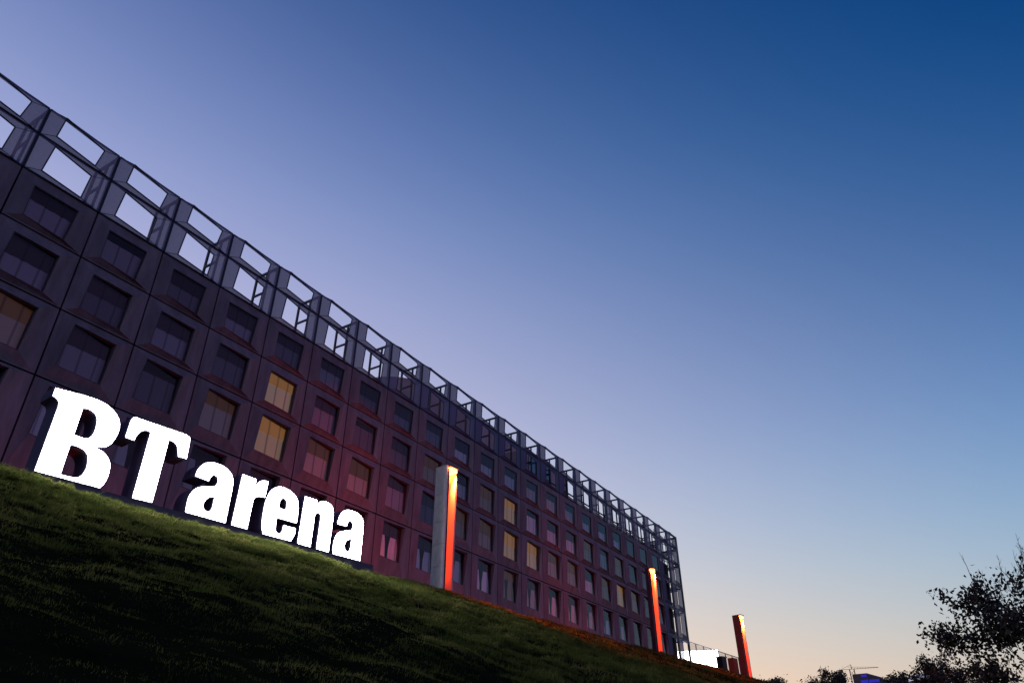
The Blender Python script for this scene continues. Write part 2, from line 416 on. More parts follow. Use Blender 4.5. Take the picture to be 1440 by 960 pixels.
def solid_meshes(r):
    h = V[r]-V[r+1]
    g = 0.04
    rim = [(g, h-g), (Wd-g, h-g), (Wd-g, g), (g, g)]                  # TL TR BR BL, x and z
    op = [(u*Wd, v*h) for u, v in shape(r)]
    hood = {3: -.32, 4: -.42, 5: -.45}.get(r, DEEP)
    oy = (DEEP, hood, DEEP, DEEP)
    if hood != DEEP: op[1] = (op[1][0]-.07, op[1][1]-.10)
    bw = .17; bt = min(.12, (h-max(p[1] for p in op))*.35)
    brd = [(bw, h-bt), (Wd-bw, h-bt), (Wd-bw, .10), (bw, .10)]
    pb = MB()
    P = lambda p, y: (p[0], y, p[1])
    for i in range(4):
        j = (i+1) % 4
        pb.quad(P(rim[i], 0), P(rim[j], 0), P(brd[j], 0), P(brd[i], 0))
        pb.quad(P(brd[i], 0), P(brd[j], 0), P(op[j], oy[j]), P(op[i], oy[i]))
        pb.quad(P(rim[j], 0), P(rim[i], 0), P(rim[i], .12), P(rim[j], .12))
        pb.quad(P(op[i], oy[i]), P(op[j], oy[j]), P(op[j], .16), P(op[i], .16))
    panel = pb.mesh('facade_panel', M['concrete'])
    # window frame lines the reveal
    xs = [p[0] for p in op]; zs = [p[1] for p in op]
    c = (sum(xs)/4, sum(zs)/4)
    def inset(k): return [(c[0]+(p[0]-c[0])*k, c[1]+(p[1]-c[1])*k) for p in op]
    fb = MB(); a = inset(.995); b = inset(.955)
    for i in range(4):
        j = (i+1) % 4
        fb.quad(P(a[i], DEEP+.03), P(a[j], DEEP+.03), P(b[j], DEEP+.03), P(b[i], DEEP+.03))
        fb.quad(P(b[i], DEEP+.03), P(b[j], DEEP+.03), P(b[j], DEEP+.12), P(b[i], DEEP+.12))
        fb.quad(P(a[j], DEEP+.03), P(a[i], DEEP+.03), P(a[i], DEEP+.12), P(a[j], DEEP+.12))
    frame = fb.mesh('window_frame', M['reveal'])
    gl = inset(.957)
    pane = MB().quad(*[P(p, DEEP+.075) for p in gl[::-1]]).mesh('window_pane', M['glass'])
    # blind over the upper part, curtain below and behind; both lightly pleated
    x0, x1 = min(xs)-.05, max(xs)+.05; z0, z1 = min(zs)-.05, max(zs)+.05
    zm = z1-(z1-z0)*(.40 if r < 5 else .34)
    def cloth(za, zb, y, npl, amp):
        mb = MB(); n = 40
        pts = [(x0+(x1-x0)*k/n, y+amp*math.sin(npl*2*math.pi*k/n+r)) for k in range(n+1)]
        for (xa, ya), (xb, yb) in zip(pts, pts[1:]):
            mb.quad((xa, ya, za), (xb, yb, za), (xb, yb, zb), (xa, ya, zb))
        return mb
    blinds = [cloth(z1-(z1-z0)*fr, z1, DEEP+.25, 4, .006) for fr in ((.33, .40, .46) if r < 5 else (.30, .34, .37))]
    if r < 5:
        cur = cloth(z0, zm+.35, DEEP+.29, 4, .014)
    else:
        # ground floor drapes are drawn together low down, two per window, with a dark gap
        cur = MB()
        for xa, xb, lean in ((x0, x0+(x1-x0)*.42, .0), (x0+(x1-x0)*.5, x1, .0)):
            n = 14
            for k in range(n):
                f0, f1 = k/n, (k+1)/n
                ya = DEEP+.30+.02*math.sin(f0*20); yb = DEEP+.30+.02*math.sin(f1*20)
                top0, top1 = xa+(xb-xa)*(.22+.56*f0), xa+(xb-xa)*(.22+.56*f1)
                mid0, mid1 = xa+(xb-xa)*(.06+.88*f0), xa+(xb-xa)*(.06+.88*f1)
                lo0, lo1 = xa+(xb-xa)*f0, xa+(xb-xa)*f1
                zq = z0+(zm-z0)*.55
                cur.quad((mid0, ya, zq), (mid1, yb, zq), (top1, yb, zm+.15), (top0, ya, zm+.15))
                cur.quad((lo0, ya, z0), (lo1, yb, z0), (mid1, yb, zq), (mid0, ya, zq))
    out = {}
    for lv in ('', '_dim', '_lit', '_pale', '_dark'):
        cm = cur.mesh('curtain', M['curtain'+lv]); bm_ = [b_.mesh('blind', M['blind'+lv.replace('_pale', '').replace('_dark', '')]) for b_ in blinds]
        out[lv] = (cm, bm_)
    return panel, frame, pane, out

LIT = {(-1, 4): '_lit', (0, 4): '_dim', (-1, 5): '', (4, 3): '_lit', (4, 4): '_lit', (3, 4): '_dim', (5, 4): '_dim', (3, 3): '', (10, 3): '_dim', (10, 4): '_dim', (11, 3): '_lit', (11, 4): '_lit',
       (12, 4): '_lit', (9, 4): '_dim', (13, 4): '_dim', (14, 4): '_dim', (16, 4): '_dim', (17, 4): '_lit', (18, 4): '_dim', (15, 3): '_dim', (17, 3): '_dim', (6, 4): '_dim', (11, 5): '_dim', (8, 3): '_dim'}
for r in range(2, 6):
    panel, frame, pane, cl = solid_meshes(r)
    for c in range(NC0, SOLID_END):
        p = inst(panel, 'facade_panel', B, L(c*Wd, 0, V[r+1]))
        inst(frame, 'window_frame', p); inst(pane, 'window_pane', p)
        lv = LIT.get((c, r), '') or ('_dark' if c >= 18 else '_pale' if r == 5 or c >= 9 else '')  # far columns: paler cloth stands in for sky reflected by the glass
        inst(cl[lv][0], 'curtain', p)
        if lv in ('_lit', '_dim') or random.random() > .12: inst(random.choice(cl[lv][1]), 'blind', p)

def frame_meshes(r):
    h = V[r]-V[r+1]; g = 0.03
    rim = [(g, h-g), (Wd-g, h-g), (Wd-g, g), (g, g)]
    op = [(u*Wd, v*h) for u, v in (shape(r) if r < 2 else ((.2, .93), (.78, .88), (.76, .1), (.2, .15)))]
    P = lambda p, y: Vector((p[0], y, p[1]))
    st = MB()
    for i in range(4):
        j = (i+1) % 4
        st.bar(P(rim[i], 0), P(rim[j], 0), .075, .075)
        st.bar(P(op[i], DEEP), P(op[j], DEEP), .05, .05)
        st.bar(P(rim[i], 0.005), P(op[i], DEEP+.005), .022, .022)
    sh = MB()
    for i in range(4):
        j = (i+1) % 4
        a, b, c, d = P(rim[i], 0), P(rim[j], 0), P(op[j], DEEP), P(op[i], DEEP)
        n = (b-a).cross(d-a)
        if n.length < 1e-6: n = Vector((0, 1, 0))
        n = n.normalized()*.012
        sh.quad(a+n, b+n, c+n, d+n); sh.quad(d-n, c-n, b-n, a-n)
    return st.mesh('parapet_frame', M['steel']), sh.mesh('perforated_sheet', M['perf'])
FR = {}
for r in range(6):
    FR[r] = frame_meshes(r)
    for c in range(NC0, NC1):
        if r >= 2 and c < SOLID_END: continue
        p = inst(FR[r][0], 'parapet_frame', B, L(c*Wd, 0, V[r+1]))
        inst(FR[r][1], 'perforated_sheet', p)
# the open screen turns the far corner
for r in range(5):
    for k in range(6):
        p = inst(FR[r][0], 'parapet_frame', B, L(NC1*Wd+.06, .05+k*Wd, V[r+1]), rz=R(90))
        inst(FR[r][1], 'perforated_sheet', p)

# mullions and the bracket frames behind the parapet screen
for c in range(NC0, NC1+1):
    x = c*Wd
    mb = MB(); mb.box(x-.055, x+.055, .05, .2, V[2] if c < SOLID_END else V[6], V[0]+.02)
    part(mb, 'mullion', M['steel'])
    mb = MB()
    mb.bar((x, .12, 12.62), (x, 2.05, 12.62), .12, .14)
    mb.bar((x, 2.0, 12.62), (x, 2.0, 8.6), .12)
    mb.bar((x, .95, 12.6), (x, .95, 8.6), .11)
    mb.bar((x, 2.0, 11.12), (x, .95, 11.12), .11)
    part(mb, 'bracket', M['steel'])
# the far part of the parapet has a second, denser layer of struts
for c in range(14, NC1):
    x = c*Wd; mb = MB()
    for z in (12.58, 11.1, 9.6): mb.bar((x+.07, 2.0, z), (x+Wd-.07, 2.0, z), .08)
    mb.bar((x+Wd/2, 2.0, 12.5), (x+Wd/2, 2.0, 8.75), .09)
    mb.bar((x+.1, 2.0, 11.05), (x+Wd/2-.06, 2.0, 9.65), .06); mb.bar((x+Wd/2, .95, 12.6), (x+Wd/2, .95, 8.75), .07)
    mb.bar((x+.06, .95, 10.2), (x+Wd-.06, .95, 10.2), .06)
    part(mb, 'strut_frame', M['steel'])
mb = MB()
for i in range(7):
    z = V[i] if i else V[0]-.02
    mb.box(SOLID_END*Wd, NC1*Wd, .2, .26, z-.06, z+.06)
for k in range(2):
    x = (SOLID_END+k)*Wd
    mb.box(x-.05, x+.05, .5, .6, -6.3, 8.6)
for k in range(1, 6): mb.box(SOLID_END*Wd, NC1*Wd, 0.52, .58, V[k]-.04, V[k]+.04)
part(mb, 'screen_support', M['steel'])
mb = MB()
for k in range(1, 5):
    mb.box(NC1*Wd-.1, NC1*Wd, k*Wd-.05, k*Wd+.05, -6.3, V[0])
for i in range(6): mb.box(NC1*Wd-.12, NC1*Wd-.06, .2, 4*Wd, V[i]-.07, V[i]+.01)
part(mb, 'return_support', M['steel'])

# body of the building behind the panels
XE = SOLID_END*Wd-.4
XB = 80.4
mb = MB(); mb.box(-12, XE, .46, 62, -6.6, 8.55); mb.box(XE+.002, XB, .75, 20, -6.6, 8.5); part(mb, 'body_wall', M['dark_wall'])
mb = MB(); mb.box(-12, XE+.1, .44, 62.1, 8.552, 8.72); mb.box(XE+.102, XB+.1, 0.73, 20.1, 8.502, 8.7); part(mb, 'roof_slab', M['roof'])
mb = MB(); mb.box(NC0*Wd, 55*1.0, .24, .43, 8.60, 9.2); mb.box(NC0*Wd, XE, .14, .44, 8.34, 8.60); part(mb, 'parapet_upstand', M['steel'])
mb = MB()
for z in (8.83, 8.97): mb.box(55.05, XE, .32, .38, z-.025, z+.025)
part(mb, 'guard_rail', M['steel'])
mb = MB(); mb.box(NC0*Wd-8, SOLID_END*Wd, .06, .45, -6.6, -4.03); part(mb, 'plinth', M['plinth'])

# hall volume rising behind the parapet, rounded at its near corner
def prism(mb, poly, z0, z1):
    n = len(poly)
    mb.poly([(x, y, z1) for x, y in poly]); mb.poly([(x, y, z0) for x, y in poly][::-1])
    for i in range(n):
        j = (i+1) % n
        (xa, ya), (xb, yb) = poly[i], poly[j]
        mb.quad((xa, ya, z0), (xb, yb, z0), (xb, yb, z1), (xa, ya, z1))
arc = [(32, 45), (32, 9.0)] + [(32+4*(1-math.cos(a)), 9.0-4*math.sin(a)) for a in [R(k) for k in range(6, 91, 6)]]
mb = MB(); prism(mb, arc+[(62.1, 5.0), (62.1, 45)], 8.73, 15.42); part(mb, 'roof_volume', M['roof_wall'])
mb = MB(); mb.box(48.3, 53.2, 2.3, 4.9, 8.73, 13.35); part(mb, 'stair_tower', M['roof_wall'])
mb = MB()
for k, (a, b) in enumerate(((48.6, 50.9), (51.2, 53.0))):
    mb.box(a, b, 2.24, 2.29, 8.95, 10.9); mb.box(a, b, 2.24, 2.29, 11.15, 12.7)
part(mb, 'stair_window', M['stair_glass'])

# ------------------------------------------------------------------ illuminated lettering
LETTERS = {
  'B': [
    [(-0.277,2.945,'c'), (0.677,3.046,'c'), (1.303,3.05,'s'), (1.759,2.902,'s'), (2.074,2.619,'s'), (2.191,2.262,'s'), (2.127,1.796,'s'), (1.943,1.491,'s'), (1.625,1.358,'c'), (1.912,1.289,'s'), (2.185,1.047,'s'), (2.286,0.702,'s'), (2.255,0.276,'s'), (2.132,0.021,'c'), (-0.016,-0.005,'c'), (0.001,2.3,'c'), (-0.013,2.424,'s'), (-0.087,2.539,'s'), (-0.278,2.62,'c')],
    [(0.804,2.553,'c'), (0.995,2.578,'s'), (1.22,2.493,'s'), (1.338,2.292,'s'), (1.371,1.915,'s'), (1.31,1.677,'s'), (1.167,1.574,'s'), (0.804,1.568,'c')],
    [(0.8,1.17,'c'), (1.029,1.179,'s'), (1.288,1.103,'s'), (1.436,0.897,'s'), (1.479,0.543,'s'), (1.393,0.266,'s'), (1.214,0.167,'s'), (0.801,0.143,'c')],
  ],
  'T': [
    [(2.433,2.031,'c'), (2.458,2.726,'s'), (2.506,2.857,'s'), (2.614,2.926,'s'), (2.744,2.925,'c'), (4.661,2.945,'c'), (4.807,2.893,'s'), (4.867,2.75,'s'), (4.913,1.987,'c'), (4.537,1.969,'c'), (4.434,2.276,'s'), (4.3,2.437,'s'), (4.058,2.49,'c'), (4.044,0.018,'c'), (3.27,-0.009,'c'), (3.274,2.531,'c'), (3.09,2.532,'s'), (2.93,2.407,'s'), (2.836,2.209,'s'), (2.813,2.019,'c')],
  ],
  'a': [
    [(5.37,1.45,'c'), (5.439,1.787,'s'), (5.606,2.039,'s'), (5.885,2.202,'s'), (6.243,2.243,'s'), (6.61,2.175,'s'), (6.896,1.997,'s'), (7.032,1.752,'s'), (7.068,1.438,'c'), (7.068,0.015,'c'), (5.33,0.012,'c'), (5.308,0.285,'s'), (5.321,0.627,'s'), (5.447,0.93,'s'), (5.702,1.14,'s'), (6.129,1.276,'s'), (6.302,1.355,'s'), (6.355,1.549,'s'), (6.287,1.689,'s'), (6.134,1.703,'s'), (6.037,1.573,'s'), (6.003,1.413,'c')],
    [(6.36,0.879,'c'), (6.159,0.804,'s'), (6.033,0.634,'s'), (6.007,0.436,'s'), (6.112,0.311,'s'), (6.257,0.312,'s'), (6.349,0.451,'s')],
  ],
  'r': [
    [(7.357,2.159,'c'), (8.059,2.143,'c'), (8.052,1.889,'c'), (8.192,2.077,'s'), (8.383,2.189,'s'), (8.635,2.209,'c'), (8.616,1.467,'c'), (8.349,1.447,'s'), (8.139,1.335,'s'), (8.092,1.118,'c'), (8.059,0.014,'c'), (7.306,0.012,'c')],
  ],
  'e': [
    [(9.141,2.137,'s'), (9.525,2.182,'s'), (9.922,2.076,'s'), (10.198,1.873,'s'), (10.33,1.551,'s'), (10.357,0.822,'c'), (9.339,0.807,'c'), (9.358,0.379,'s'), (9.429,0.246,'s'), (9.566,0.234,'s'), (9.661,0.32,'s'), (9.68,0.457,'s'), (9.684,0.62,'c'), (10.336,0.635,'c'), (10.343,0.35,'s'), (10.199,0.014,'c'), (8.78,0,'c'), (8.653,0.354,'s'), (8.617,0.979,'s'), (8.665,1.487,'s'), (8.808,1.876,'s')],
    [(9.359,1.272,'c'), (9.358,1.504,'s'), (9.421,1.65,'s'), (9.529,1.688,'s'), (9.644,1.621,'s'), (9.682,1.495,'s'), (9.68,1.268,'c')],
  ],
  'n': [
    [(10.549,2.112,'c'), (11.254,2.125,'c'), (11.25,1.919,'c'), (11.388,2.079,'s'), (11.601,2.171,'s'), (11.883,2.173,'s'), (12.138,2.035,'s'), (12.243,1.773,'s'), (12.266,1.409,'c'), (12.243,-0.01,'c'), (11.525,0,'c'), (11.539,1.347,'s'), (11.485,1.515,'s'), (11.355,1.542,'s'), (11.25,1.434,'s'), (11.244,1.272,'s'), (11.239,0.002,'c'), (10.515,0.003,'c')],
  ],
  'a2': [
    [(12.497,1.324,'c'), (12.56,1.689,'s'), (12.726,1.982,'s'), (12.997,2.137,'s'), (13.373,2.173,'s'), (13.769,2.106,'s'), (13.996,1.886,'s'), (14.079,1.568,'s'), (14.095,-0.003,'c'), (12.462,-0.021,'c'), (12.416,0.322,'s'), (12.459,0.689,'s'), (12.596,0.962,'s'), (12.835,1.109,'s'), (13.188,1.227,'s'), (13.364,1.31,'s'), (13.416,1.51,'s'), (13.316,1.631,'s'), (13.183,1.619,'s'), (13.105,1.495,'s'), (13.09,1.347,'c')],
    [(13.416,0.85,'c'), (13.208,0.741,'s'), (13.101,0.575,'s'), (13.103,0.395,'s'), (13.225,0.282,'s'), (13.35,0.329,'s'), (13.414,0.504,'s')],
  ],
}

def smooth_outline(pts, sub=6):
    """corner points stay sharp; runs of smooth points are rounded with a spline"""
    n = len(pts); out = []
    P = [Vector((p[0], p[1])) for p in pts]; c = [p[2] == 'c' for p in pts]
    for i in range(n):
        j = (i+1) % n
        out.append(P[i])
        if c[i] and c[j]: continue
        p0 = P[i]-(P[j]-P[i])*.0 if c[i] else P[i-1]
        p3 = P[j] if c[j] else P[(j+1) % n]
        m1 = (P[j]-P[i])*.9 if c[i] else (P[j]-P[i-1])*.5
        m2 = (P[j]-P[i])*.9 if c[j] else (p3-P[i])*.5
        L_ = (P[j]-P[i]).length
        for m_ in (m1, m2):
            if m_.length > 1.3*L_: m_ *= 1.3*L_/m_.length
        for k in range(1, sub):
            t = k/sub
            out.append(P[i]*(2*t**3-3*t*t+1)+m1*(t**3-2*t*t+t)+P[j]*(-2*t**3+3*t*t)+m2*(t**3-t*t))
    return out
def area(p): return sum(p[i-1].x*p[i].y-p[i].x*p[i-1].y for i in range(len(p)))/2

sign = empty('illuminated_sign', ORG, math.atan2(DS.y, DS.x), 'large glowing white 3D lettering reading BT arena standing along the grassy crest', 'sign')
DEPTH = 0.9
RIM = 0.03
def letter_mesh(loops):
    """front and back faces by a filled curve, sides as walls (local x along the sign, y into depth, z up)"""
    cu = bpy.data.curves.new('outline', 'CURVE'); cu.dimensions = '2D'; cu.fill_mode = 'BOTH'
    for lp in loops:
        sp = cu.splines.new('POLY'); sp.points.add(len(lp)-1); sp.use_cyclic_u = True
        for q_, p in zip(sp.points, lp): q_.co = (p.x, p.y, 0, 1)
    o = bpy.data.objects.new('outline', cu)
    me = bpy.data.meshes.new_from_object(o)
    bpy.data.objects.remove(o); bpy.data.curves.remove(cu)
    return me
for key, data in LETTERS.items():
    loops = []
    for k, d in enumerate(data):
        lp = smooth_outline(d)
        if (area(lp) > 0) != (k == 0): lp.reverse()
        loops.append(lp)
    flat = letter_mesh(loops)
    vs = [(v.co.x, v.co.y) for v in flat.vertices]; fs = [tuple(p.vertices) for p in flat.polygons]
    # body: closed box-sided letter, face: the lit acrylic set 12 mm proud of it
    body = MB()
    n0 = len(body.v); body.v += [(x, 0.0, z) for x, z in vs]; body.f += [tuple(n0+i for i in f) for f in fs]
    n0 = len(body.v); body.v += [(x, DEPTH, z) for x, z in vs]; body.f += [tuple(n0+i for i in f)[::-1] for f in fs]
    for lp in loops:
        for i in range(len(lp)):
            a, b = lp[i-1], lp[i]
            body.quad((a.x, 0, a.y), (a.x, DEPTH, a.y), (b.x, DEPTH, b.y), (b.x, 0, b.y))
    lo = body.build('letter', M['sign_side'], sign)
    # the lit face sits inside a narrow dark rim
    inner = []
    for lp in loops:
        q_ = []
        for i in range(len(lp)):
            a, b, c_ = lp[i-1], lp[i], lp[(i+1) % len(lp)]
            d1 = (b-a).normalized(); d2 = (c_-b).normalized()
            n1 = Vector((-d1.y, d1.x)); n2 = Vector((-d2.y, d2.x)); m_ = n1+n2
            m_ = n1 if m_.length < .3 else m_.normalized()/max(.5, m_.normalized().dot(n1))
            q_.append(b+m_*RIM)
        inner.append(q_)
    flat = letter_mesh(inner)
    vs = [(v.co.x, v.co.y) for v in flat.vertices]; fs = [tuple(p.vertices) for p in flat.polygons]
    loops = inner
    face = MB()
    face.v = [(x, -.012, z) for x, z in vs]; face.f = list(fs)
    for lp in loops:
        for i in range(len(lp)):
            a, b = lp[i-1], lp[i]
            face.quad((a.x, -.012, a.y), (a.x, -.001, a.y), (b.x, -.001, b.y), (b.x, -.012, b.y))
    face.build('lit_face', M['sign_face'], lo)
mb = MB(); mb.box(-.05, 14.95, .03, DEPTH-.03, -.42, -.004); mb.build('base_plinth', M['sign_base'], sign)

# ------------------------------------------------------------------ red pylon lamps
def area_light(name, parent, loc, rot, size, size_y, power, color, spread=180):
    ld = bpy.data.lights.new(name, 'AREA'); ld.shape = 'RECTANGLE'; ld.size = size; ld.size_y = size_y
    ld.energy = power; ld.color = color; ld.spread = R(spread)
    o = bpy.data.objects.new(name, ld); COL.objects.link(o); o.parent = parent; o.location = loc; o.rotation_euler = rot
    return o
H = 6.75
def pylon(loc, rz, label, slab, k=1.0, glow=190):
    t = empty('pylon_lamp', loc, rz, label, 'lamp post', 'red pylon lamps along the crest')
    # local x points from the grey slab to the reflector slab, -y is the open side
    w = .41*k
    mb = MB()
    for a, b in ((-.1, 1.25), (1.262, 2.4), (2.412, 3.6), (3.612, 5.1), (5.112, H-.02)): mb.box(-.42*k, -.27*k, -w, w, a, b)
    mb.build('slab', slab, t, bevel=.012)
    mb = MB(); mb.box(-.269*k, -.17*k, -w-.01, w, -.1, H-.2); mb.build('shaded_edge', M['black_metal'], t)  # black strip standing in for shade on the slab's edge
    mb = MB(); mb.box(.32*k, .43*k, -w, w, -.1, H-.16); mb.build('reflector_slab', M['channel'], t, bevel=.01)
    mb = MB(); mb.box(-.169*k, .319*k, w-.08, w, -.1, H-.95); mb.build('back_web', M['channel'], t)
    mb = MB(); mb.box(-.26*k, .45*k, -w-.14, w+.02, H-.118, H); mb.build('cap', M['cap'], t, bevel=.015)
    mb = MB(); mb.box(-.21*k, .315*k, -w-.10, w-.1, H-.36, H-.121); mb.build('lamp_lens', M['lamp_lens'], t, bevel=.03)
    mb = MB(); mb.box(-.5*k, .5*k, -w-.12, w+.08, -.25, .06); mb.build('footing', M['plinth'], t, bevel=.02)
    area_light('lamp_light', t, (.06*k, -.1, H-.37), (0, 0, 0), .42*k, .66*k, 190, (1.0, .075, .006))
    area_light('rear_fill', t, (.06*k, w-.07, H-.6), (R(90), 0, 0), .35*k, .4, glow, (1.0, .06, .035))  # extra light added behind the head to redden the facade
    area_light('spill_fill', t, (.06*k, -w-.07, H-.4), (R(-12), R(-32), 0), .4*k, .1, 1300*k, (1.0, .09, .02), 88)  # extra light added under the cap to redden the grass
    area_light('strip_fill', t, (-.165*k, 0, H*.5), (0, R(-90), 0), H*.85, .3, 50, (1.0, .055, .012))  # tall fill light added to keep the reflector lit down its length
    return t
def on_ground(x, y):
    s = (x-ORG.x)*DS.x+(y-ORG.y)*DS.y; t = (x-ORG.x)*DT.x+(y-ORG.y)*DT.y
    return float(ground_z(s, t))
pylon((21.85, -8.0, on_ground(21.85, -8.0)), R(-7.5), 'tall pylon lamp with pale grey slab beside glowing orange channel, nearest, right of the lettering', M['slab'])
pylon((47.6, -9.4, on_ground(47.6, -9.4)), R(-40), 'glowing orange pylon lamp in front of the far end of the arena facade', M['slab_shaded'], .72)
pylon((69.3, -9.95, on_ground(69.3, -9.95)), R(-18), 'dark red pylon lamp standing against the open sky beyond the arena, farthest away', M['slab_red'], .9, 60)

# small red floodlights on the ground before the facade
def flood(loc, label, power, tilt=150):
    t = empty('floodlight', loc, 0, label, 'floodlight', 'red floodlights at the foot of the facade')
    mb = MB(); mb.box(-.16, .16, -.1, .1, -.2, .05); mb.build('bracket', M['black_metal'], t)
    mb = MB(); mb.box(-.2, .2, -.13, .13, .05, .24); mb.build('housing', M['black_metal'], t, bevel=.02)
    mb = MB(); mb.box(-.17, .17, -.12, .12, .241, .27); mb.build('lens', M['red_lens'], t)
    area_light('flood_light', t, (0, .05, .3), (R(tilt), 0, 0), .35, .25, power, (1.0, .14, .27), 170)
flood((24.9, -7.4, on_ground(24.9, -7.4)), 'small red floodlight glowing at the crest just right of the nearest pylon', 45)
flood((41.0, -8.9, on_ground(41.0, -8.9)), 'small red floodlight glowing at the crest left of the second pylon', 90)
for fx, where in ((4.2, 'behind the letter B'), (8.2, 'behind the letter T'), (14.0, 'behind the letters e and n'), (33.0, 'between two pylons'), (52.0, 'past the second pylon')):
    flood((fx, -2.6, on_ground(fx, -2.6)), 'small red floodlight at the foot of the facade '+where, 15 if fx < 20 else 42, 150)

# ------------------------------------------------------------------ beyond the arena
cab = empty('cabinet', (68.9, -8.95, on_ground(68.9, -8.95)), R(-7.5), 'red metal cabinet at the foot of the farthest pylon', 'cabinet')
mb = MB(); mb.box(-.6, .4, -.3, .3, -.1, 2.7); mb.build('body', M['red_metal'], cab, bevel=.02)
mb = MB(); mb.box(-.56, .36, -.325, -.302, .05, 2.6); mb.build('door', M['red_metal'], cab, bevel=.01)
mb = MB(); mb.box(.24, .27, -.35, -.326, .8, 1.0); mb.build('handle', M['black_metal'], cab)

pl = empty('lit_panel', (92.8, 1.9, -6.3), math.atan2(-4.0, 1.3), 'glowing white lit panel below the railing beyond the arena corner', 'light panel')
mb = MB(); mb.box(-4.3, 2.25, 0, .35, -.2, 6.75); mb.build('housing', M['sign_side'], pl)
mb = MB(); mb.box(-4.2, 2.17, -.03, -.002, .3, 6.67); mb.build('lit_face', M['screen_lit'], pl)

fn = empty('railing', (83, .3, -6.3), math.atan2(-1.2, 16.9), 'thin grey railing running on from the arena corner above the white panel', 'railing')
mb = MB(); mb.box(0, 17.2, -.04, .04, 6.34, 6.42); mb.box(0, 9.4, -.03, .03, 5.22, 5.28); mb.box(9.4, 17.2, -.03, .03, 4.0, 4.06); mb.build('top_rail', M['rail'], fn)
x = .1
while x < 17.2:
    x += .0; mb = MB(); mb.box(x-.045, x+.045, -.045, .045, 5.22 if 1 < x < 9 else 0, 6.34); mb.build('post', M['rail'], fn); x += 2.42
mb = MB(); x = .1
while x < 17.1:
    mb.box(x-.012, x+.012, -.012, .012, 5.28 if x < 9.4 else 4.06, 6.34); x += .3
mb.build('balusters', M['rail'], fn)
mb = MB(); mb.box(9.5, 17.2, -.12, .12, 0, 3.0); mb.build('low_wall', M['plaster'], fn)

cb = empty('technical_cabinet', (83.3, -3.5, on_ground(83.3, -3.5)), R(-20), 'dark upright cabinet standing between the lit panel and the farthest pylon', 'cabinet')
mb = MB(); mb.box(-.45, .45, -.4, .4, -.1, 4.9); mb.build('body', M['black_metal'], cb, bevel=.03)
mb = MB(); mb.box(-.4, .4, -.43, -.405, .1, 4.7); mb.build('door', M['black_metal'], cb, bevel=.01)
mb = MB(); mb.box(-.5, .5, -.45, .45, 4.9, 5.02); mb.build('lid', M['rail'], cb)

# a few pale stones in the grass below the lettering
def stone(x, y, s, label, seed):
    r_ = random.Random(seed)
    import bmesh
    bm = bmesh.new(); bmesh.ops.create_icosphere(bm, subdivisions=2, radius=s)
    for v in bm.verts:
        k = 1+r_.uniform(-.22, .22); v.co = Vector((v.co.x*k*1.3, v.co.y*k, v.co.z*k*.7))
    me = bpy.data.meshes.new('stone'); bm.to_mesh(me); bm.free(); me.materials.append(M['stone'])
    o = bpy.data.objects.new('stone', me); COL.objects.link(o); o.location = (x, y, on_ground(x, y)+s*.45)
    tag(o, label, 'stone')
sx, sy = W3(8.55, .75); stone(sx, sy, .13, 'pale broken stone lying in the grass below the letters r and e', 4)

